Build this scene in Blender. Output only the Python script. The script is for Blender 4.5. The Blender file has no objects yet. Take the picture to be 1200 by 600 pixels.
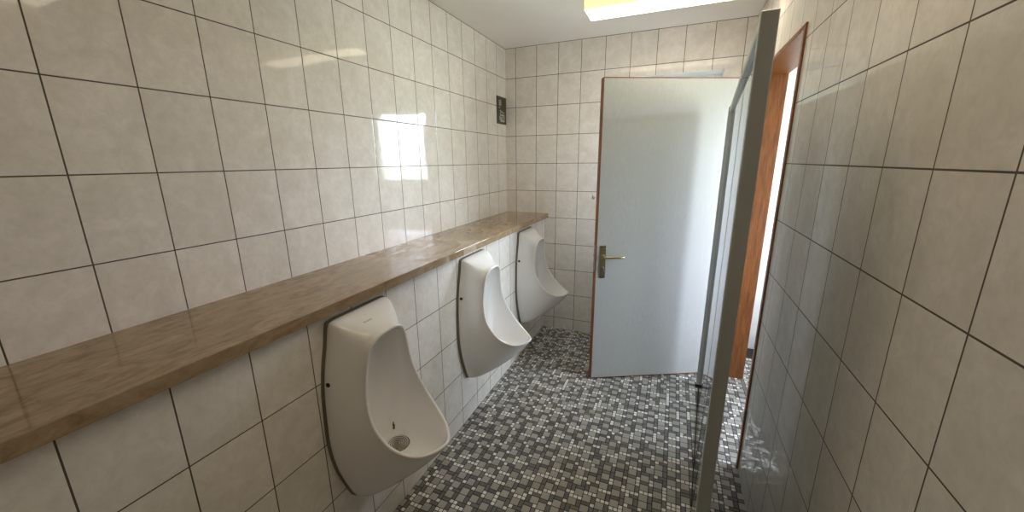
import bpy, bmesh, math, random
from mathutils import Vector, Matrix
R_ = math.radians
random.seed(7)
S = bpy.context.scene
col = S.collection

# ------------------------------------------------------------------ helpers
def tag(o, label=None, cat=None, group=None, kind=None):
    if label: o['label'] = label
    if cat: o['category'] = cat
    if group: o['group'] = group
    if kind: o['kind'] = kind
    return o

def empty(name, loc=(0, 0, 0), rz=0.0):
    o = bpy.data.objects.new(name, None)
    o.empty_display_size = 0.05
    o.location = loc
    o.rotation_euler = (0, 0, rz)
    col.objects.link(o)
    return o

def link(name, bm, mats, parent=None, smooth=False, loc=None):
    bmesh.ops.recalc_face_normals(bm, faces=bm.faces[:])
    me = bpy.data.meshes.new(name)
    bm.to_mesh(me)
    bm.free()
    for m in (mats if isinstance(mats, (list, tuple)) else [mats]):
        me.materials.append(m)
    if smooth:
        for p in me.polygons:
            p.use_smooth = True
    o = bpy.data.objects.new(name, me)
    if loc is not None:
        o.location = loc
    col.objects.link(o)
    if parent is not None:
        o.parent = parent
    return o

def box(bm, x0, x1, y0, y1, z0, z1, bevel=0.0, seg=2, mat=0):
    vs = [bm.verts.new((x, y, z)) for z in (z0, z1) for y in (y0, y1) for x in (x0, x1)]
    fs = []
    for q in ((0, 2, 3, 1), (4, 5, 7, 6), (0, 1, 5, 4), (2, 6, 7, 3), (0, 4, 6, 2), (1, 3, 7, 5)):
        f = bm.faces.new([vs[i] for i in q])
        f.material_index = mat
        fs.append(f)
    if bevel > 0:
        es = list({e for f in fs for e in f.edges})
        bmesh.ops.bevel(bm, geom=es, offset=bevel, segments=seg, profile=0.5, affect='EDGES')
    return fs

def lathe(bm, prof, seg=32, axis='z', origin=(0, 0, 0)):
    """prof: list of (r, h)"""
    rings = []
    for r, h in prof:
        ring = []
        for i in range(seg):
            a = 2 * math.pi * i / seg
            c, s = r * math.cos(a), r * math.sin(a)
            if axis == 'z': p = (c, s, h)
            elif axis == 'y': p = (c, h, s)
            else: p = (h, c, s)
            ring.append(bm.verts.new(Vector(p) + Vector(origin)))
        rings.append(ring)
    for a, b in zip(rings, rings[1:]):
        for i in range(seg):
            bm.faces.new((a[i], a[(i + 1) % seg], b[(i + 1) % seg], b[i]))
    bm.faces.new(rings[0]); bm.faces.new(list(reversed(rings[-1])))

def tube(bm, pts, rad, seg=14):
    pts = [Vector(p) for p in pts]
    rads = rad if isinstance(rad, (list, tuple)) else [rad] * len(pts)
    rings = []
    prev = None
    for i, p in enumerate(pts):
        t = (pts[min(i + 1, len(pts) - 1)] - pts[max(i - 1, 0)]).normalized()
        if prev is None:
            prev = t.orthogonal().normalized()
        n = (prev - t * prev.dot(t)).normalized()
        prev = n
        b = t.cross(n)
        rings.append([bm.verts.new(p + (n * math.cos(2 * math.pi * k / seg) + b * math.sin(2 * math.pi * k / seg)) * rads[i]) for k in range(seg)])
    for a, b in zip(rings, rings[1:]):
        for k in range(seg):
            bm.faces.new((a[k], a[(k + 1) % seg], b[(k + 1) % seg], b[k]))
    bm.faces.new(rings[0]); bm.faces.new(list(reversed(rings[-1])))

# ------------------------------------------------------------------ materials
def srgb(r, g, b):
    f = lambda c: ((c / 255 + 0.055) / 1.055) ** 2.4 if c / 255 > 0.04045 else c / 255 / 12.92
    return (f(r), f(g), f(b), 1)

class N:
    """tiny node-graph helper"""
    def __init__(s, name):
        s.m = bpy.data.materials.new(name)
        s.m.use_nodes = True
        s.t = s.m.node_tree
        s.t.nodes.clear()
        s.out = s.t.nodes.new('ShaderNodeOutputMaterial')
    def n(s, kind, **kw):
        nd = s.t.nodes.new(kind)
        for k, v in kw.items():
            if k.startswith('i_'):
                nd.inputs[k[2:].replace('_', ' ')].default_value = v
            else:
                setattr(nd, k, v)
        return nd
    def l(s, a, b): s.t.links.new(a, b)
    def math(s, op, a, b=None, clamp=False):
        nd = s.t.nodes.new('ShaderNodeMath'); nd.operation = op; nd.use_clamp = clamp
        for i, v in enumerate((a, b)):
            if v is None: continue
            if isinstance(v, (int, float)): nd.inputs[i].default_value = v
            else: s.l(v, nd.inputs[i])
        return nd.outputs[0]
    def mix(s, fac, a, b):
        nd = s.t.nodes.new('ShaderNodeMix'); nd.data_type = 'RGBA'
        for sock, v in ((nd.inputs[0], fac), (nd.inputs[6], a), (nd.inputs[7], b)):
            if isinstance(v, (int, float, tuple)): sock.default_value = v
            else: s.l(v, sock)
        return nd.outputs[2]
    def ramp(s, v, p0, p1, c0=(0, 0, 0, 1), c1=(1, 1, 1, 1)):
        nd = s.t.nodes.new('ShaderNodeValToRGB')
        nd.color_ramp.elements[0].position = p0; nd.color_ramp.elements[1].position = p1
        nd.color_ramp.elements[0].color = c0; nd.color_ramp.elements[1].color = c1
        s.l(v, nd.inputs[0]); return nd.outputs[0]
    def noise(s, vec, scale, detail=3, rough=0.5, dist=0.0):
        nd = s.n('ShaderNodeTexNoise'); nd.inputs['Scale'].default_value = scale
        nd.inputs['Detail'].default_value = detail; nd.inputs['Roughness'].default_value = rough
        nd.inputs['Distortion'].default_value = dist
        if vec is not None: s.l(vec, nd.inputs['Vector'])
        return nd.outputs['Fac']
    def bsdf(s, color=None, rough=0.5, metal=0.0, spec=0.5, normal=None, coat=0.0):
        b = s.n('ShaderNodeBsdfPrincipled')
        for nm, v in (('Base Color', color), ('Roughness', rough), ('Metallic', metal), ('Specular IOR Level', spec), ('Coat Weight', coat), ('Normal', normal)):
            if v is None: continue
            if isinstance(v, (int, float, tuple)): b.inputs[nm].default_value = v
            else: s.l(v, b.inputs[nm])
        s.l(b.outputs[0], s.out.inputs[0])
        return b
    def coords(s): return s.n('ShaderNodeTexCoord').outputs['Object']
    def bump(s, h, strength=0.2, dist=0.002, normal=None):
        b = s.n('ShaderNodeBump'); b.inputs['Strength'].default_value = strength
        b.inputs['Distance'].default_value = dist; s.l(h, b.inputs['Height'])
        if normal is not None: s.l(normal, b.inputs['Normal'])
        return b.outputs[0]

TW, TH, Z0 = 0.19864, 0.25, 0.1130      # wall tile width, height, height of one joint line

def tile_mat(name, axis, u0, base_a, base_b, vein=0.5):
    k = N(name)
    co = k.coords()
    sep = k.n('ShaderNodeSeparateXYZ'); k.l(co, sep.inputs[0])
    u = k.math('DIVIDE', k.math('SUBTRACT', sep.outputs[axis], u0), TW)
    v = k.math('DIVIDE', k.math('SUBTRACT', sep.outputs[2], Z0), TH)
    fu, fv = k.math('FRACT', u), k.math('FRACT', v)
    iu, iv = k.math('FLOOR', u), k.math('FLOOR', v)
    du = k.math('MULTIPLY', k.math('MINIMUM', fu, k.math('SUBTRACT', 1.0, fu)), TW)
    dv = k.math('MULTIPLY', k.math('MINIMUM', fv, k.math('SUBTRACT', 1.0, fv)), TH)
    d = k.math('MINIMUM', du, dv)
    tile = k.math('SUBTRACT', 1.0, k.math('LESS_THAN', d, 0.0019))      # 1 on the tile
    comb = k.n('ShaderNodeCombineXYZ'); k.l(iu, comb.inputs[0]); k.l(iv, comb.inputs[1]); comb.inputs[2].default_value = axis * 3.7
    wn = k.n('ShaderNodeTexWhiteNoise', noise_dimensions='3D'); k.l(comb.outputs[0], wn.inputs['Vector'])
    # every tile shows its own piece of marbling
    off = k.n('ShaderNodeVectorMath', operation='SCALE'); off.inputs['Scale'].default_value = 7.0; k.l(wn.outputs['Color'], off.inputs[0])
    add = k.n('ShaderNodeVectorMath', operation='ADD'); k.l(co, add.inputs[0]); k.l(off.outputs[0], add.inputs[1])
    big = k.noise(add.outputs[0], 9.0, 5, 0.6, 0.8)
    fine = k.noise(add.outputs[0], 38.0, 6, 0.7, 0.6)
    m1 = k.ramp(big, 0.36, 0.66)
    m2 = k.ramp(fine, 0.42, 0.72)
    c = k.mix(m1, base_a, base_b)
    dark = tuple(x * 0.86 for x in base_b[:3]) + (1,)
    c = k.mix(k.math('MULTIPLY', m2, vein), c, dark)
    hs = k.n('ShaderNodeHueSaturation'); k.l(c, hs.inputs['Color'])
    k.l(k.math('ADD', 0.965, k.math('MULTIPLY', wn.outputs['Value'], 0.06)), hs.inputs['Value'])
    grout = k.mix(k.noise(co, 12, 3), srgb(78, 70, 58), srgb(100, 91, 78))
    c = k.mix(tile, grout, hs.outputs[0])
    # glaze: rounded tile edge, each tile set at a slightly different tilt
    edge = k.math('MULTIPLY', k.math('MINIMUM', d, 0.005), 200.0)
    tilt = k.n('ShaderNodeVectorMath', operation='SUBTRACT'); k.l(wn.outputs['Color'], tilt.inputs[0]); tilt.inputs[1].default_value = (0.5, 0.5, 0.5)
    sc = k.n('ShaderNodeVectorMath', operation='SCALE'); sc.inputs['Scale'].default_value = 0.010; k.l(tilt.outputs[0], sc.inputs[0])
    geo = k.n('ShaderNodeNewGeometry')
    ad = k.n('ShaderNodeVectorMath', operation='ADD'); k.l(geo.outputs['Normal'], ad.inputs[0]); k.l(sc.outputs[0], ad.inputs[1])
    nm = k.n('ShaderNodeVectorMath', operation='NORMALIZE'); k.l(ad.outputs[0], nm.inputs[0])
    b1 = k.bump(k.noise(co, 11.0, 2), 0.05, 0.01, nm.outputs[0])
    b2 = k.bump(edge, 0.25, 0.001, b1)
    rough = k.math('ADD', 0.75, k.math('MULTIPLY', tile, -0.70))
    k.bsdf(c, rough, 0, 0.30, b2)
    return k.m

M = {}
CA, CB = srgb(243, 238, 232), srgb(230, 224, 216)
M['tile_left'] = tile_mat('glazed_tile_left_wall', 1, -0.19179, CA, CB)
M['tile_lower'] = tile_mat('glazed_tile_lower_wall', 1, -0.0506, CA, CB)
M['tile_back'] = tile_mat('glazed_tile_back_wall', 0, 0.10178, CA, CB)
M['tile_right'] = tile_mat('glazed_tile_right_wall', 1, -0.10, CA, CB)

def plain(name, c, rough=0.5, metal=0.0, spec=0.5, bump=0.0, bscale=60, var=0.0, vscale=6, coat=0.0):
    k = N(name)
    co = k.coords()
    colr = c
    if var:
        colr = k.mix(k.noise(co, vscale, 4, 0.6), tuple(x * (1 - var) for x in c[:3]) + (1,), tuple(min(1, x * (1 + var)) for x in c[:3]) + (1,))
    nr = k.bump(k.noise(co, bscale, 4), bump, 0.002) if bump else None
    k.bsdf(colr, rough, metal, spec, nr, coat)
    return k.m

M['plaster'] = plain('ceiling_plaster', srgb(240, 236, 231), 0.9, bump=0.25, bscale=90, var=0.03, spec=0.2)
M['reveal'] = plain('white_reveal_paint', srgb(235, 235, 233), 0.7, var=0.02)
M['ceramic'] = plain('white_sanitary_ceramic', srgb(236, 234, 232), 0.12, var=0.02, vscale=5)
M['gasket'] = plain('taupe_wall_gasket', srgb(124, 115, 102), 0.6, var=0.1)
M['chrome'] = plain('satin_steel', srgb(168, 166, 160), 0.3, 1.0)
M['drain'] = plain('worn_drain_steel', srgb(128, 122, 112), 0.45, 0.7)
M['dark'] = plain('dark_rubber', srgb(38, 32, 28), 0.6)
M['brown_stain'] = plain('brown_stain', srgb(96, 62, 28), 0.6)
M['mark_grey'] = plain('grey_print', srgb(150, 146, 138), 0.5)
M['brass'] = plain('champagne_metal', srgb(188, 176, 142), 0.28, 1.0)
M['frame_white'] = plain('white_window_frame', srgb(238, 238, 236), 0.35)
M['alu'] = plain('grey_aluminium', srgb(184, 188, 186), 0.45, 0.6)
M['alu_dark'] = plain('dark_channel', srgb(52, 54, 52), 0.4)
M['foot'] = plain('black_plastic_foot', srgb(18, 17, 16), 0.5)
M['sign_dark'] = plain('dark_sign_plate', srgb(62, 58, 48), 0.4, var=0.08, vscale=30)
M['sign_light'] = plain('pale_sign_print', srgb(196, 196, 186), 0.5)
M['lamp_metal'] = plain('white_lamp_tray', srgb(225, 220, 205), 0.5)

# door laminate: pale grey with a faint woven fleck
k = N('grey_door_laminate'); co = k.coords()
mp = k.n('ShaderNodeMapping'); mp.inputs['Scale'].default_value = (1, 1, 0.35); k.l(co, mp.inputs[0])
c1 = k.mix(k.ramp(k.noise(mp.outputs[0], 55, 4, 0.7), 0.4, 0.68), srgb(180, 180, 178), srgb(170, 171, 170))
c1 = k.mix(k.ramp(k.noise(co, 3.5, 2), 0.35, 0.7), c1, srgb(175, 175, 172))
k.bsdf(c1, 0.42, 0, 0.4, k.bump(k.noise(co, 300, 2), 0.08, 0.0005)); M['laminate'] = k.m

# oak lipping
k = N('brown_oak_lipping'); co = k.coords()
mp = k.n('ShaderNodeMapping'); mp.inputs['Scale'].default_value = (30, 30, 2.0); k.l(co, mp.inputs[0])
c1 = k.mix(k.ramp(k.noise(mp.outputs[0], 3, 5, 0.6, 1.0), 0.35, 0.7), srgb(146, 88, 40), srgb(92, 50, 20))
k.bsdf(c1, 0.4); M['oak'] = k.m

# polished travertine-like ledge with dried water marks and painted window glare
k = N('polished_beige_stone'); co = k.coords()
mp = k.n('ShaderNodeMapping'); mp.inputs['Scale'].default_value = (3.0, 1.0, 3.0); mp.inputs['Rotation'].default_value = (0, 0, R_(8)); k.l(co, mp.inputs[0])
v1 = k.noise(mp.outputs[0], 7, 6, 0.65, 1.5)
v2 = k.noise(co, 45, 5, 0.7, 0.4)
c1 = k.mix(k.ramp(v1, 0.35, 0.68), srgb(138, 116, 86), srgb(178, 156, 126))
c1 = k.mix(k.math('MULTIPLY', k.ramp(v2, 0.5, 0.72), 0.45), c1, srgb(120, 98, 72))
# dried patches with dull polish; window glare is painted in as pale colour
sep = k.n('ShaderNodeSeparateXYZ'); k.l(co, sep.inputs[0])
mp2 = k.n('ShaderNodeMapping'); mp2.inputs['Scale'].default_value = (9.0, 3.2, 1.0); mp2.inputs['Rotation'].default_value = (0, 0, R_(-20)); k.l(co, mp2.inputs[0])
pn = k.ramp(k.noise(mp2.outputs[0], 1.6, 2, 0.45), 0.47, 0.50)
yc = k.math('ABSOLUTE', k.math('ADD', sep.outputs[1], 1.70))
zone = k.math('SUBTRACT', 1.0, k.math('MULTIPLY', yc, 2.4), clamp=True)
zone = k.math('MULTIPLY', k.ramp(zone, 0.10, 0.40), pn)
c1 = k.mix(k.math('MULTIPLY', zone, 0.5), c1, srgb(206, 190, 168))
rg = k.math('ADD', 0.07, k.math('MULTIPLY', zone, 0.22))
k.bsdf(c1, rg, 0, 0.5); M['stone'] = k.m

# floor mosaic: colour per chip is a colour attribute
k = N('mosaic_chips'); co = k.coords()
at = k.n('ShaderNodeVertexColor', layer_name='chip')
n1 = k.noise(co, 160, 4, 0.7)
hs = k.n('ShaderNodeHueSaturation'); k.l(at.outputs['Color'], hs.inputs['Color'])
k.l(k.math('ADD', 0.86, k.math('MULTIPLY', n1, 0.28)), hs.inputs['Value'])
dirt = k.ramp(k.noise(co, 2.3, 4, 0.6), 0.35, 0.75)
c1 = k.mix(k.math('MULTIPLY', dirt, 0.22), hs.outputs[0], srgb(104, 98, 88))
k.bsdf(c1, k.math('ADD', 0.26, k.math('MULTIPLY', k.noise(co, 14, 3), 0.22)), 0, 0.45, k.bump(k.noise(co, 60, 3), 0.08, 0.002)); M['chips'] = k.m
M['grout'] = plain('dark_floor_grout', srgb(48, 44, 42), 0.85, var=0.1)

# glossy laminate panel
k = N('dulled_glass')
tr = k.n('ShaderNodeBsdfTransparent'); tr.inputs[0].default_value = (0.90, 0.92, 0.90, 1)
df = k.n('ShaderNodeBsdfDiffuse'); df.inputs[0].default_value = srgb(190, 186, 176)
gl = k.n('ShaderNodeBsdfGlossy'); gl.inputs['Roughness'].default_value = 0.03
m1 = k.n('ShaderNodeMixShader'); m1.inputs[0].default_value = 0.22; k.l(tr.outputs[0], m1.inputs[1]); k.l(df.outputs[0], m1.inputs[2])
fr = k.n('ShaderNodeFresnel'); fr.inputs['IOR'].default_value = 1.45
m2 = k.n('ShaderNodeMixShader'); k.l(fr.outputs[0], m2.inputs[0]); k.l(m1.outputs[0], m2.inputs[1]); k.l(gl.outputs[0], m2.inputs[2])
k.l(m2.outputs[0], k.out.inputs[0]); M['panel'] = k.m

# thin window glass
k = N('thin_glass')
tr = k.n('ShaderNodeBsdfTransparent'); gl = k.n('ShaderNodeBsdfGlossy'); gl.inputs['Roughness'].default_value = 0.0
fr = k.n('ShaderNodeFresnel'); fr.inputs['IOR'].default_value = 1.45
mx = k.n('ShaderNodeMixShader'); k.l(fr.outputs[0], mx.inputs[0]); k.l(tr.outputs[0], mx.inputs[1]); k.l(gl.outputs[0], mx.inputs[2])
k.l(mx.outputs[0], k.out.inputs[0]); M['glass'] = k.m

def emis(name, c, s):
    k = N(name)
    co = k.coords()
    e = k.n('ShaderNodeEmission'); e.inputs['Strength'].default_value = s
    wv = k.n('ShaderNodeTexWave', wave_type='BANDS', bands_direction='X'); wv.inputs['Scale'].default_value = 60; k.l(co, wv.inputs['Vector'])
    k.l(k.mix(k.math('MULTIPLY', wv.outputs['Fac'], 0.12), c, tuple(x * 0.8 for x in c[:3]) + (1,)), e.inputs['Color'])
    k.l(e.outputs[0], k.out.inputs[0])
    return k.m
M['lamp_bottom'] = emis('lit_prismatic_lens', (1.0, 0.86, 0.62, 1), 4.2)
M['lamp_side'] = emis('lit_lamp_side', (1.0, 0.76, 0.40, 1), 0.72)

# ------------------------------------------------------------------ room shell
CEIL = 2.6144
XL, XR, YB, YN = 0.0, 1.95, 0.0, -4.6
XW = 0.386      # face of the lower projecting wall

bm = bmesh.new(); box(bm, -0.2, 0.0, YN - 0.2, 0.3, 0.0, CEIL)
tag(link('wall_left', bm, M['tile_left']), 'upper left wall of white marbled tiles above the stone ledge', 'wall', kind='structure')
bm = bmesh.new(); box(bm, 0.0, XW, YN, 0.0, 0.0, 1.113)
tag(link('wall_left_lower', bm, M['tile_lower']), 'projecting lower tiled wall that carries the three urinals', 'wall', kind='structure')

# back wall with its window opening
WX0, WX1, WZ0, WZ1 = 0.92, 1.78, 1.375, 2.285
bm = bmesh.new()
T = 0.30
for (a, b, c, d) in ((0.0, WX0, 0.0, CEIL), (WX1, XR + 0.2, 0.0, CEIL), (WX0, WX1, 0.0, WZ0), (WX0, WX1, WZ1, CEIL)):
    box(bm, a, b, 0.0, T, c, d)
for f in bm.faces:
    cc = f.calc_center_median()
    if abs(f.normal.y) < 0.5: pass
bmesh.ops.recalc_face_normals(bm, faces=bm.faces[:])
for f in bm.faces:
    if abs(f.normal.y) < 0.5:
        f.material_index = 1
tag(link('wall_back', bm, [M['tile_back'], M['reveal']]), 'tiled end wall behind the open door', 'wall', kind='structure')

# right wall with the doorway
DY0, DY1, DZ = -1.40, -0.355, 2.175
bm = bmesh.new()
NY0, NY1, NZ0, NZ1 = -1.70, -0.30, 0.85, 2.25      # lobby window
for (a, b, c, d) in ((YN - 0.2, DY0, 0.0, CEIL), (DY1, 0.0, 0.0, CEIL), (DY0, DY1, DZ, CEIL)):
    box(bm, XR, XR + 0.15, a, b, c, d)
bmesh.ops.recalc_face_normals(bm, faces=bm.faces[:])
for f in bm.faces:
    if abs(f.normal.x) < 0.5: f.material_index = 1
tag(link('wall_right', bm, [M['tile_right'], M['reveal']]), 'tiled right wall with the doorway', 'wall', kind='structure')
# near wall with its window
bm = bmesh.new(); box(bm, 0.0, XR, YN - 0.25, YN, 0.0, CEIL)
tag(link('wall_near', bm, M['tile_back']), 'tiled wall behind the viewer', 'wall', kind='structure')
# lobby behind the doorway
bm = bmesh.new()
box(bm, XR + 0.15, 3.7, -2.2, -2.1, 0, CEIL); box(bm, XR + 0.15, 3.7, 0.2, 0.3, 0, CEIL)
for (a, b, c, d) in ((-2.2, NY0, 0.0, CEIL), (NY1, 0.3, 0.0, CEIL), (NY0, NY1, 0.0, NZ0), (NY0, NY1, NZ1, CEIL)):
    box(bm, 3.7, 3.85, a, b, c, d)
tag(link('wall_lobby', bm, M['reveal']), 'plain white walls of the lobby behind the doorway', 'wall', kind='structure')

bm = bmesh.new(); box(bm, -0.2, 3.85, YN - 0.25, 0.3, CEIL, CEIL + 0.15)
tag(link('ceiling', bm, M['plaster']), 'off-white plastered ceiling', 'ceiling', kind='structure')

# floor: grout bed and every mosaic chip as its own little face, one mesh
bm = bmesh.new()
box(bm, -0.2, 3.85, YN - 0.25, 0.3, -0.12, -0.0012, mat=1)
cl = bm.loops.layers.float_color.new('chip')
U = 0.0216; G = 0.0036
def pick(kind):
    r = random.random()
    if kind == 4:
        base = srgb(178, 176, 169) if r < 0.7 else srgb(170, 166, 156)
        j = random.uniform(0.9, 1.08)
    elif kind == 2:
        base = srgb(112, 111, 111) if r < 0.65 else srgb(122, 117, 111)
        j = random.uniform(0.8, 1.15)
    else:
        base = srgb(244, 243, 238); j = random.uniform(0.9, 1.1)
    return tuple(min(1, c * j) for c in base[:3]) + (1,)
def chip(x, y, w, h, kind):
    g = G / 2
    x0, x1, y0, y1 = x + g, x + w - g, y + g, y + h - g
    if x1 <= XW or x0 >= 3.7 or y1 < YN or y0 > 0: return
    x0, x1, y0, y1 = max(x0, XW), min(x1, 3.7), max(y0, YN), min(y1, 0.0)
    if x1 - x0 < 0.002 or y1 - y0 < 0.002: return
    c = pick(kind)
    e = 0.0008
    top = [bm.verts.new(p) for p in ((x0 + e, y0 + e, 0), (x1 - e, y0 + e, 0), (x1 - e, y1 - e, 0), (x0 + e, y1 - e, 0))]
    lo = [bm.verts.new(p) for p in ((x0, y0, -0.0012), (x1, y0, -0.0012), (x1, y1, -0.0012), (x0, y1, -0.0012))]
    fs = [bm.faces.new(top)] + [bm.faces.new((lo[i], lo[(i + 1) % 4], top[(i + 1) % 4], top[i])) for i in range(4)]
    for f in fs:
        f.material_index = 0
        for lp in f.loops: lp[cl] = c
nx, ny = int((3.7 - XW) / (3 * U)) + 2, int(-YN / (3 * U)) + 4
for i in range(nx):
    for j in range(ny):
        ox, oy = XW - 0.02 + i * 3 * U, YN - 0.08 + j * 3 * U + (i * 2 % 3) * U
        fx, fy = random.random() < 0.10, random.random() < 0.10
        def put(a, b, w, h, kind):
            if fx: a = 3 - a - w
            if fy: b = 3 - b - h
            chip(ox + a * U, oy + b * U, w * U, h * U, kind)
        put(0, 0, 2, 2, 4)
        v = random.random()
        if v < 0.27:   put(2, 0, 1, 2, 2); put(0, 2, 2, 1, 2); put(2, 2, 1, 1, 1)
        elif v < 0.45: put(2, 0, 1, 1, 1); put(2, 1, 1, 2, 2); put(0, 2, 2, 1, 2)
        elif v < 0.64: put(2, 0, 1, 2, 2); put(1, 2, 2, 1, 2); put(0, 2, 1, 1, 1)
        elif v < 0.93: put(2, 0, 1, 2, 2); put(0, 2, 1, 1, 1); put(1, 2, 1, 1, 1); put(2, 2, 1, 1, 1)
        else: put(2, 0, 1, 1, 1); put(2, 1, 1, 1, 1); put(2, 2, 1, 1, 1); put(0, 2, 2, 1, 2)
bm.normal_update()
me = bpy.data.meshes.new('floor'); bm.to_mesh(me); bm.free()
me.materials.append(M['chips']); me.materials.append(M['grout'])
fl = bpy.data.objects.new('floor', me); col.objects.link(fl)
tag(fl, 'grey and white mosaic tile floor', 'floor', kind='structure')

# ------------------------------------------------------------------ windows
def window(name, x0, x1, z0, z1, y, side, fw, ftop, label, rz=0.0):
    """side: +1 the room lies towards -y of the window"""
    r = tag(empty(name, ((x0 + x1) / 2, y, z0), rz), label, 'window', kind='structure')
    if rz: r.location = (y, (x0 + x1) / 2, z0)
    cx = (x0 + x1) / 2
    a, b = x0 - cx, x1 - cx
    h = z1 - z0
    t0, t1 = (-0.03, 0.04)
    bm = bmesh.new()
    box(bm, a, a + fw, t0, t1, 0, h, 0.004); box(bm, b - fw, b, t0, t1, 0, h, 0.004)
    box(bm, a + fw, b - fw, t0, t1, 0, fw + 0.01, 0.004); box(bm, a + fw, b - fw, t0, t1, h - ftop, h, 0.004)
    link('window_frame', bm, M['frame_white'], r)
    bm = bmesh.new(); box(bm, a + fw, b - fw, 0.0, 0.005, fw + 0.01, h - ftop)
    link('window_pane', bm, M['glass'], r)
    bm = bmesh.new()
    s = -side
    ys = sorted((s * 0.03, s * 0.045)); box(bm, a + 0.015, a + 0.045, ys[0], ys[1], h * 0.42, h * 0.42 + 0.11, 0.004)
    ys = sorted((s * 0.05, s * 0.066)); box(bm, a + 0.018, a + 0.042, ys[0], ys[1], h * 0.42 - 0.09, h * 0.42 + 0.06, 0.004)
    ys = sorted((s * 0.045, s * 0.052)); box(bm, a + 0.022, a + 0.038, ys[0], ys[1], h * 0.42 + 0.04, h * 0.42 + 0.055)
    link('window_handle', bm, M['chrome'], r)
    return r
window('window_1', WX0, WX1, WZ0, WZ1, 0.21, 1, 0.06, 0.13, 'window high in the end wall, mostly hidden by the open door')

window('window_2', NY0, NY1, NZ0, NZ1, 3.78, 1, 0.06, 0.06, 'large window of the lobby beyond the doorway', R_(-90))

# ------------------------------------------------------------------ stone ledge
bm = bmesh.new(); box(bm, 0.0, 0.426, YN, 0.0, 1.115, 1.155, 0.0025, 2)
tag(link('stone_ledge', bm, M['stone']), 'long polished beige stone ledge with dried water marks and painted glare, above the urinals', 'ledge')

# ------------------------------------------------------------------ urinals
def crom(P, n):
    """Catmull-Rom through P, n samples"""
    out = []
    m = len(P) - 1
    for i in range(n):
        t = i / (n - 1) * m
        a = min(int(t), m - 1); f = t - a
        p0, p1, p2, p3 = P[max(a - 1, 0)], P[a], P[a + 1], P[min(a + 2, m)]
        out.append(Vector([0.5 * (2 * q1 + (q2 - q0) * f + (2 * q0 - 5 * q1 + 4 * q2 - q3) * f * f + (3 * q1 - q0 - 3 * q2 + q3) * f ** 3)
                           for q0, q1, q2, q3 in zip(p0, p1, p2, p3)]))
    return out
KH = [(0, 1.085), (.08, 1.085), (.140, 1.083), (.156, 1.068), (.170, 1.0), (.190, .92), (.205, .82), (.211, .70), (.211, .60), (.194, .49), (.161, .385), (.130, .311), (.10, .300), (.05, .296), (0, .295)]
RH = [(0, .152, 1.012), (.042, .152, 1.010), (.074, .151, .998), (.097, .148, .973), (.111, .144, .932), (.122, .141, .875), (.134, .144, .808), (.147, .162, .735), (.151, .190, .682), (.145, .235, .628), (.127, .280, .595), (.100, .322, .577), (.066, .354, .573), (.032, .378, .576), (0, .388, .579)]
def ss(t): t = max(0, min(1, t)); return t * t * (3 - 2 * t)
def bez(p0, p1, p2, p3, t):
    return p0 * (1 - t) ** 3 + p1 * 3 * t * (1 - t) ** 2 + p2 * 3 * t * t * (1 - t) + p3 * t ** 3
GD = 0.009          # depth of the gasket behind the ceramic
DR = Vector((0.140, 0.0, 0.497))     # drain centre (d, u, z)
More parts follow.
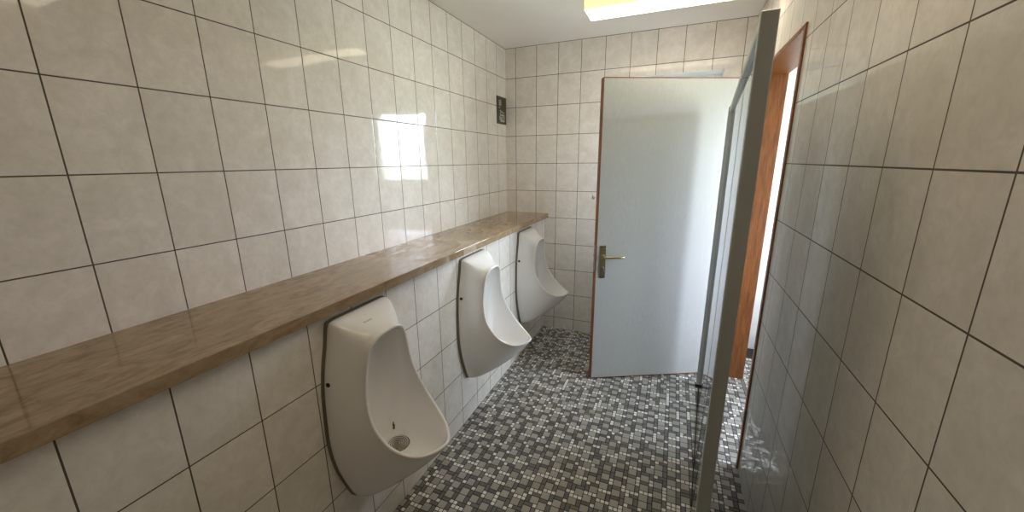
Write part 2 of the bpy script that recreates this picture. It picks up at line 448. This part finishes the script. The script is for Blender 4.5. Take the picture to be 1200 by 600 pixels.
def urinal_bowl():
    """local frame: x = distance from wall, y = sideways, z = height"""
    n = 57
    kh = crom([Vector(p) for p in KH], n); rh = crom([Vector(p) for p in RH], n)
    K, Rr, Q = [], [], []
    for sgn in (1, -1):
        rng = range(n) if sgn == 1 else range(n - 2, 0, -1)
        for i in rng:
            K.append(Vector((GD, sgn * kh[i][0], kh[i][1])))
            Rr.append(Vector((rh[i][1], sgn * rh[i][0], rh[i][2])))
            Q.append(i / (n - 1) * 14)
    cnt = len(K)
    NO, NI = 12, 16
    rings = [[] for _ in range(1 + NO + 3 + NI + 1)]
    bm = bmesh.new()
    for j in range(cnt):
        q = Q[j]; k_, r_ = K[j], Rr[j]
        sg = 1 if k_.y > 0 else (-1 if k_.y < 0 else 0)
        wt = 1 - ss((q - 1.0) / 3.0)            # top face
        wb = ss((q - 8.0) / 5.0)                # under-belly
        D = r_.x - k_.x
        # sheet normal of the opening
        ph = R_(6 + 66 * ss((q - 5.0) / 6.5))
        Nn = Vector((math.cos(ph), 0, math.sin(ph)))
        T_ = (Rr[(j + 1) % cnt] - Rr[j - 1]).normalized()
        inn = Nn.cross(T_).normalized()
        ctr = Vector((0.2, 0, 0.75))
        if inn.dot(Vector((0.19, 0, 0.74)) - r_) < 0 and abs(inn.y) > 0.3 and inn.y * r_.y > 0: inn = -inn
        if inn.dot(Vector((0.2, 0, 0.75)) - r_) < 0 and abs(inn.y) <= 0.3: inn = -inn
        RW = 0.0065
        ro = r_ - inn * RW - Nn * 0.004
        ri = r_ + inn * RW - Nn * 0.004
        # outer path
        p1s = k_ + Vector((0.4 * D, 0.004 * sg, 0.0))
        p2s = ro + Vector((-0.3 * D, 0.006 * sg, 0.0))
        p1t = k_ + Vector((0.4 * D, 0, 0.0)); p2t = ro + Vector((-0.35 * D, 0.0, 0.012))
        p1b = k_ + Vector((0.12, 0.0, -0.004)); p2b = ro + Vector((-0.055, -0.1 * r_.y, -0.085))
        ws = max(0, 1 - wt - wb)
        p1 = p1t * wt + p1b * wb + p1s * ws
        p2 = p2t * wt + p2b * wb + p2s * ws
        path = [Vector((0.0, k_.y, k_.z)) + Vector((GD, 0, 0))]
        e_ = Vector((0.006, -0.004 * sg * (1 - wt), -0.004 * wt + 0.004 * wb))
        path = [Vector((GD, k_.y * 0.975, k_.z + (-0.005 if k_.z > 0.7 else 0.005)))]
        for a in range(NO):
            path.append(bez(k_ + Vector((0.004, 0, 0)), p1, p2, ro, a / (NO - 1)))
        path.append(r_ - inn * RW * 0.93 - Nn * 0.0002)
        path.append(r_ + Nn * 0.0006)
        path.append(r_ + inn * RW * 0.93 - Nn * 0.0002)
        # cavity path down to the drain ring
        ang = math.atan2(r_.y, -(r_.z - 0.72)) if True else 0
        dv = Vector((r_.x - 0.15, r_.y, 0)) if q > 6 else Vector((-0.4, r_.y * 2.0, 0))
        if wb > 0: pass
        dirv = Vector((-math.cos(q / 14 * math.pi), (sg or 0) * math.sin(q / 14 * math.pi), 0))
        if dirv.length < 1e-6: dirv = Vector((-1, 0, 0))
        de = DR + dirv.normalized() * 0.054
        c1s = Vector((0.055, ri.y * 0.98, ri.z - 0.01)); c2s = Vector((0.05, ri.y * 0.55, 0.53))
        c1t = Vector((0.035, ri.y * 1.0, ri.z + 0.004)); c2t = Vector((0.022, ri.y * 0.6, 0.56))
        c1b = ri + Vector((-0.035, -0.1 * ri.y, -0.05)); c2b = de + Vector((0.10, ri.y * 0.5, 0.002))
        c1 = c1t * wt + c1b * wb + c1s * ws
        c2 = c2t * wt + c2b * wb + c2s * ws
        for a in range(NI + 1):
            path.append(bez(ri, c1, c2, de, a / NI))
        for lvl, p in enumerate(path):
            rings[lvl].append(bm.verts.new(p))
    for a, b in zip(rings, rings[1:]):
        for j in range(cnt):
            bm.faces.new((a[j], a[(j + 1) % cnt], b[(j + 1) % cnt], b[j]))
    bm.faces.new(rings[-1])
    bm.faces.new(list(reversed(rings[0])))
    return bm

def outline_prism(scale_u, dz, d0, d1):
    bm = bmesh.new()
    kh = crom([Vector(p) for p in KH], 57)
    pts = [(p[0] * scale_u, 0.69 + (p[1] - 0.69) * dz) for p in kh] + [(-p[0] * scale_u, 0.69 + (p[1] - 0.69) * dz) for p in reversed(kh[1:-1])]
    a = [bm.verts.new((d0, u, z)) for u, z in pts]; b = [bm.verts.new((d1, u, z)) for u, z in pts]
    for j in range(len(pts)):
        bm.faces.new((a[j], a[(j + 1) % len(pts)], b[(j + 1) % len(pts)], b[j]))
    bm.faces.new(a); bm.faces.new(list(reversed(b)))
    return bm

def make_urinal(y, label):
    t = tag(empty('urinal', (XW, y, 0.0)), label, 'urinal', 'wall-hung urinals on the tiled wall')
    o = link('bowl', urinal_bowl(), M['ceramic'], t, smooth=True)
    sb = o.modifiers.new('soft', 'SUBSURF'); sb.levels = 1; sb.render_levels = 1
    g = link('wall_gasket', outline_prism(1.007, 1.004, -0.001, GD + 0.002), M['gasket'], t)
    # drain grate: disc with concentric raised rings
    bm = bmesh.new()
    pr_ = [(0.053, 0.002), (0.053, 0.005), (0.050, 0.006)]
    for rr in (0.044, 0.036, 0.028, 0.020, 0.012):
        pr_ += [(rr + 0.0035, 0.0062), (rr + 0.0025, 0.003), (rr, 0.003), (rr - 0.001, 0.0062)]
    pr_.append((0.003, 0.007))
    lathe(bm, pr_, 40, origin=DR - Vector((0, 0, 0.003)))
    link('drain_grate', bm, M['drain'], t, smooth=True)
    for s in (-1, 1):
        bm = bmesh.new(); lathe(bm, [(0.0085, -0.006), (0.0085, 0.001), (0.007, 0.0025), (0.002, 0.003)], 20, axis='y')
        p = link('side_plug', bm, M['dark'], t, smooth=True, loc=(0.030, 0.1985 * s, 0.862))
        if s < 0: p.rotation_euler = (0, 0, math.pi); p.location = (0.030, -0.1985, 0.862)
    return t
u1 = make_urinal(-2.41, 'nearest white urinal, beside the lower left corner, with a brown stain over its drain')
def copy_tree(o, parent=None):
    c = o.copy(); col.objects.link(c)
    if parent is not None: c.parent = parent
    for ch in list(o.children): copy_tree(ch, c)
    return c
u2 = copy_tree(u1); u2.location = (XW, -1.455, 0); u2['label'] = 'middle white urinal of the row, between the stained one and the one near the corner'
u3 = copy_tree(u1); u3.location = (XW, -0.535, 0); u3['label'] = 'farthest white urinal, closest to the tiled end wall and the open door'
# brown stain above the drain of the nearest urinal
bm = bmesh.new()
prof = [(-.003, -.016), (.002, -.017), (.004, -.009), (.0055, -.002), (.003, .004), (.0038, .010), (.001, .016), (-.001, .010), (-.0035, .004), (-.0028, -.004), (-.0045, -.010)]
a = [bm.verts.new((0, u, z)) for u, z in prof]; b = [bm.verts.new((0.002, u * .8, z * .8)) for u, z in prof]
for j in range(len(prof)): bm.faces.new((a[j], a[(j + 1) % len(prof)], b[(j + 1) % len(prof)], b[j]))
bm.faces.new(a); bm.faces.new(list(reversed(b)))
st = link('stain', bm, M['brown_stain'], u1, loc=(0.0842, 0.0513, 0.5345)); st.scale = (1, 1.3, 1.3)
st.rotation_euler = Vector((0.768, -0.525, 0.366)).to_track_quat('X', 'Z').to_euler()
st['label'] = 'dark brown dried stain'
# small illegible maker's mark on the top face
bm = bmesh.new()
for k_ in range(7):
    w = 0.0045
    y0 = -0.02 + k_ * 0.006
    h = 0.005 + 0.003 * (k_ % 3 == 0)
    box(bm, -h / 2, h / 2, y0, y0 + w * 0.45, 0, 0.0004)
    if k_ % 2 == 0: box(bm, -0.0006, 0.0006, y0, y0 + w, 0, 0.0004)
mk = link('maker_mark', bm, M['mark_grey'], u1, loc=(0.085, -0.030, 1.0532))
mk.rotation_euler = (0, R_(36.8), 0)

# ------------------------------------------------------------------ door
TH_ = 0.05; ang = R_(27); L = 0.97
dt = Vector((math.cos(ang), math.sin(ang), 0)); dn = Vector((-dt.y, dt.x, 0))
F0 = Vector((1.049, -0.805, 0)) - dt * 0.018
dr = tag(empty('door_1', F0, ang), 'pale grey laminate door with brown oak edges standing open', 'door', kind='structure')
ZB, ZT = 0.008, 2.150
lip = 0.006
bm = bmesh.new(); box(bm, lip, L - lip, 0.0, TH_, ZB + lip, ZT - lip)
link('door_leaf', bm, M['laminate'], dr)
bm = bmesh.new()
box(bm, 0, lip, -0.0005, TH_ + 0.0005, ZB, ZT, 0.001, 1); box(bm, L - lip, L, -0.0005, TH_ + 0.0005, ZB, ZT, 0.001, 1)
box(bm, lip, L - lip, -0.0005, TH_ + 0.0005, ZB, ZB + lip); box(bm, lip, L - lip, -0.0005, TH_ + 0.0005, ZT - lip, ZT)
link('edge_lipping', bm, M['oak'], dr)
for s, yf in ((-1, 0.0), (1, TH_)):
    def bxs(bm, x0, x1, d0, d1, z0, z1, bv=0.0):
        ys = sorted((yf + s * d0, yf + s * d1)); box(bm, x0, x1, ys[0], ys[1], z0, z1, bv, 2)
    bm = bmesh.new(); bxs(bm, 0.030, 0.072, 0.0, 0.008, 0.812, 1.052, 0.003)
    pl = link('door_plate', bm, M['brass'], dr)
    for zz in (1.040, 0.824):
        for xx in (0.037, 0.065):
            bm = bmesh.new(); lathe(bm, [(0.0035, 0), (0.0035, s * 0.0012), (0.001, s * 0.0018)], 12, axis='y', origin=(xx, yf + s * 0.008, zz))
            link('screw', bm, M['dark'], pl)
    bm = bmesh.new()
    lathe(bm, [(0.013, s * 0.006), (0.013, s * 0.014), (0.010, s * 0.018), (0.009, s * 0.02)], 20, axis='y', origin=(0.051, yf, 0.975))
    y1 = yf + s * 0.02; y2 = yf + s * 0.052
    tube(bm, [(0.051, y1, 0.975), (0.051, yf + s * 0.038, 0.975), (0.055, yf + s * 0.048, 0.975), (0.066, y2, 0.975), (0.10, y2, 0.974), (0.15, y2, 0.973), (0.185, y2, 0.973), (0.190, y2, 0.973)], [0.008, 0.008, 0.0085, 0.009, 0.009, 0.0095, 0.009, 0.005], 16)
    link('door_handle', bm, M['brass'], dr, smooth=True)
    bm = bmesh.new()
    lathe(bm, [(0.0115, s * 0.006), (0.0115, s * 0.012), (0.009, s * 0.0135)], 20, axis='y', origin=(0.051, yf, 0.885))
    bxs(bm, 0.047, 0.055, 0.012, 0.030, 0.870, 0.900, 0.003)
    link('thumb_turn', bm, M['chrome'], dr)
bm = bmesh.new(); box(bm, -0.0025, 0.0, 0.015, 0.035, 0.86, 1.05, 0.0008, 1); box(bm, -0.010, -0.002, 0.019, 0.031, 0.965, 0.99, 0.002, 1)
link('latch', bm, M['chrome'], dr)
for hz in (0.28, 1.85):
    bm = bmesh.new(); lathe(bm, [(0.008, hz - 0.05), (0.009, hz - 0.045), (0.009, hz + 0.045), (0.008, hz + 0.05)], 16, origin=(L + 0.006, -0.004, 0))
    box(bm, L - 0.04, L + 0.004, -0.003, 0.0, hz - 0.04, hz + 0.04)
    link('hinge', bm, M['chrome'], dr, smooth=False)
# brown lining of the doorway
bm = bmesh.new()
box(bm, XR - 0.008, XR + 0.16, DY1 - 0.028, DY1, 0, DZ, 0.002, 1); box(bm, XR - 0.008, XR + 0.16, DY0, DY0 + 0.028, 0, DZ, 0.002, 1)
box(bm, XR - 0.008, XR + 0.16, DY0 + 0.028, DY1 - 0.028, DZ - 0.022, DZ, 0.002, 1)
tag(link('trim_1', bm, M['oak']), 'brown wooden lining of the doorway in the right wall', 'door frame', kind='structure')

# ------------------------------------------------------------------ screen by the door
P0 = Vector((1.800, -0.590, 0)); P1 = Vector((1.712, -1.75, 0))
dv = (P1 - P0); LL = dv.length; az = math.atan2(dv.y, dv.x)
HS = 1.95
sc_ = tag(empty('partition_screen', P0, az), 'dull glass partition in aluminium posts, seen edge-on at the right beside the door', 'partition')
for n_, (a, b) in enumerate(((0.036, LL), (LL + 0.03, LL + 0.62))):
    bm = bmesh.new(); box(bm, a, b, -0.004, 0.004, 0.004, HS - 0.03)
    link('glass_panel', bm, M['panel'], sc_)
bm = bmesh.new()
for (a, b, c, d) in ((0.0, 0.036, -0.023, -0.007), (0.0, 0.036, 0.002, 0.023), (0.028, 0.036, -0.007, 0.002)):
    box(bm, a, b, c, d, 0.02, HS, 0.001, 1)
post = link('post', bm, M['alu'], sc_)
bm = bmesh.new(); box(bm, 0.003, 0.028, -0.007, 0.002, 0.02, HS - 0.002); link('dark_channel', bm, M['alu_dark'], post)
bm = bmesh.new(); box(bm, -0.003, 0.039, -0.026, 0.026, 0.0, 0.022, 0.003, 2); link('foot', bm, M['foot'], post)
bm = bmesh.new(); box(bm, LL, LL + 0.03, 0.006, 0.042, 0.0, HS, 0.002, 1); link('post', bm, M['alu'], sc_)
bm = bmesh.new(); box(bm, LL + 0.62, LL + 0.65, -0.018, 0.018, 0.0, HS, 0.002, 1); link('post', bm, M['alu'], sc_)
for (a, b) in ((0.036, LL), (LL + 0.03, LL + 0.62)):
    bm = bmesh.new(); box(bm, a, b, -0.016, 0.016, HS - 0.03, HS, 0.002, 1); link('top_rail', bm, M['alu'], sc_)
    bm = bmesh.new(); box(bm, a, b, -0.007, 0.007, 0.0, 0.006); link('floor_seal', bm, M['foot'], sc_)

# ------------------------------------------------------------------ ceiling lamps
def lamp(x0, x1, y0, y1, label):
    zt, zb = CEIL, 2.500
    cx, cy = (x0 + x1) / 2, (y0 + y1) / 2
    r = tag(empty('ceiling_light', (cx, cy, zt)), label, 'lamp', 'fluorescent ceiling lamps')
    hx, hy = (x1 - x0) / 2, (y1 - y0) / 2
    bm = bmesh.new(); box(bm, -hx + .01, hx - .01, -hy + .01, hy - .01, -0.030, 0.0, 0.003, 1)
    link('tray', bm, M['lamp_metal'], r)
    # prismatic cover: tapered sides and a bottom lens
    bm = bmesh.new()
    t = [(-hx, -hy), (hx, -hy), (hx, hy), (-hx, hy)]
    h = zb - zt
    inset = 0.016
    rows = []
    for z, k_ in ((-0.022, 0.0), (h + 0.012, 0.004), (h + 0.003, 0.010), (h, inset)):
        rows.append([bm.verts.new((x - math.copysign(k_, x), y - math.copysign(k_, y), z)) for x, y in t])
    for a, b in zip(rows, rows[1:]):
        for i in range(4): bm.faces.new((a[i], a[(i + 1) % 4], b[(i + 1) % 4], b[i]))
    bm.faces.new(rows[-1])
    for f in bm.faces: f.material_index = 0
    bm.faces.ensure_lookup_table(); bm.faces[-1].material_index = 1
    for f in list(bm.faces)[4:12]: f.material_index = 1
    link('diffuser', bm, [M['lamp_side'], M['lamp_bottom']], r)
    for s in (-1, 1):
        bm = bmesh.new(); xs = sorted((s * hx, s * (hx + 0.004)))
        box(bm, xs[0], xs[1], -hy + 0.002, hy - 0.002, h + 0.02, -0.004, 0.001, 1)
        link('end_cap', bm, M['lamp_metal'], r)
    return r
lamp(0.915, 1.90, -0.925, -0.735, 'lit fluorescent ceiling lamp near the end wall')
lamp(0.915, 1.90, -2.45, -2.26, 'lit fluorescent ceiling lamp over the nearest urinal, above the picture edge')

# ------------------------------------------------------------------ sign and hook
sg = tag(empty('wall_sign', (0.0, -0.104, 1.966)), 'small dark sign with pale pictograms on the left wall at the corner', 'sign')
bm = bmesh.new(); box(bm, 0.0, 0.006, -0.103, 0.100, 0.0, 0.233, 0.001, 1)
link('plate', bm, M['sign_dark'], sg)
bm = bmesh.new()
def mark(a0, a1, b0, b1):
    box(bm, 0.006, 0.0068, -0.103 + a0 * 0.203, -0.103 + a1 * 0.203, 0.233 * (1 - b1), 0.233 * (1 - b0))
for m_ in ((.22, .44, .13, .17), (.22, .28, .13, .34), (.38, .44, .13, .34), (.22, .44, .21, .24), (.22, .44, .28, .31), (.22, .32, .38, .42),
           (.30, .42, .50, .54), (.40, .60, .53, .57), (.56, .80, .56, .59), (.32, .40, .58, .66), (.36, .62, .64, .70), (.26, .36, .70, .86), (.40, .48, .74, .90),
           (.54, .62, .70, .88), (.36, .80, .86, .92), (.72, .80, .66, .88), (.60, .78, .64, .68)):
    mark(*m_)
link('pictogram', bm, M['sign_light'], sg)

hk = tag(empty('wall_hook', (0.846, 0.0, 1.31)), 'small metal hook on the end wall beside the door edge', 'hook')
bm = bmesh.new(); lathe(bm, [(0.014, 0.0), (0.014, -0.004), (0.011, -0.006)], 20, axis='y'); link('rosette', bm, M['chrome'], hk)
bm = bmesh.new(); tube(bm, [(0, -0.004, 0), (0, -0.02, -0.004), (0, -0.032, 0.0), (0, -0.036, 0.014), (0, -0.034, 0.022)], [.005, .005, .005, .005, .006], 12); link('peg', bm, M['chrome'], hk, smooth=True)

# ------------------------------------------------------------------ daylight
w = bpy.data.worlds.new('overcast_sky'); S.world = w; w.use_nodes = True
nt = w.node_tree; nt.nodes.clear()
o = nt.nodes.new('ShaderNodeOutputWorld'); bg = nt.nodes.new('ShaderNodeBackground')
tc = nt.nodes.new('ShaderNodeTexCoord'); sp = nt.nodes.new('ShaderNodeSeparateXYZ'); nt.links.new(tc.outputs['Generated'], sp.inputs[0])
rp = nt.nodes.new('ShaderNodeValToRGB'); nt.links.new(sp.outputs[2], rp.inputs[0])
rp.color_ramp.elements[0].position = 0.0; rp.color_ramp.elements[0].color = (0.42, 0.47, 0.42, 1)
rp.color_ramp.elements[1].position = 0.06; rp.color_ramp.elements[1].color = (0.75, 0.84, 1.0, 1)
nt.links.new(rp.outputs[0], bg.inputs[0]); bg.inputs[1].default_value = 19.0
nt.links.new(bg.outputs[0], o.inputs[0])
def portal(name, loc, rot, sx, sy):
    ld = bpy.data.lights.new(name, 'AREA'); ld.shape = 'RECTANGLE'; ld.size = sx; ld.size_y = sy
    ld.cycles.is_portal = True
    ob = bpy.data.objects.new(name, ld); ob.location = loc; ob.rotation_euler = rot; col.objects.link(ob)
portal('window_portal', ((WX0 + WX1) / 2, 0.27, (WZ0 + WZ1) / 2), (R_(-90), 0, 0), WX1 - WX0, WZ1 - WZ0)
portal('window_portal', (3.87, (NY0 + NY1) / 2, (NZ0 + NZ1) / 2), (0, R_(90), 0), NZ1 - NZ0, NY1 - NY0)

# ------------------------------------------------------------------ camera
cd = bpy.data.cameras.new('camera'); cam = bpy.data.objects.new('camera', cd); col.objects.link(cam)
Rt = Vector((0.92108975, 0.38919841, -0.01087475)); Up = Vector((-0.08379249, 0.22542738, 0.97064995)); Fw = Vector((-0.38022688, 0.8931445, -0.24025075))
m = Matrix((Rt, Up, -Fw)).transposed().to_4x4(); m.translation = Vector((1.50132157, -3.47908357, 1.63668547))
cam.matrix_world = m
cd.sensor_width = 36.0; cd.sensor_fit = 'HORIZONTAL'
cd.lens = 449.043 / 1200 * 36.0
cd.shift_x = (600 - 596.909) / 1200
cd.clip_start = 0.02
S.camera = cam

S.view_settings.view_transform = 'Standard'
S.view_settings.look = 'None'
S.view_settings.gamma = 1.0
S.view_settings.use_curve_mapping = False
S.view_settings.exposure = 0.95
S.cycles.max_bounces = 10
S.cycles.diffuse_bounces = 7
S.cycles.glossy_bounces = 4
S.cycles.transparent_max_bounces = 8
S.cycles.caustics_reflective = False
S.cycles.caustics_refractive = False
S.cycles.sample_clamp_indirect = 6.0
S.cycles.use_denoising = True
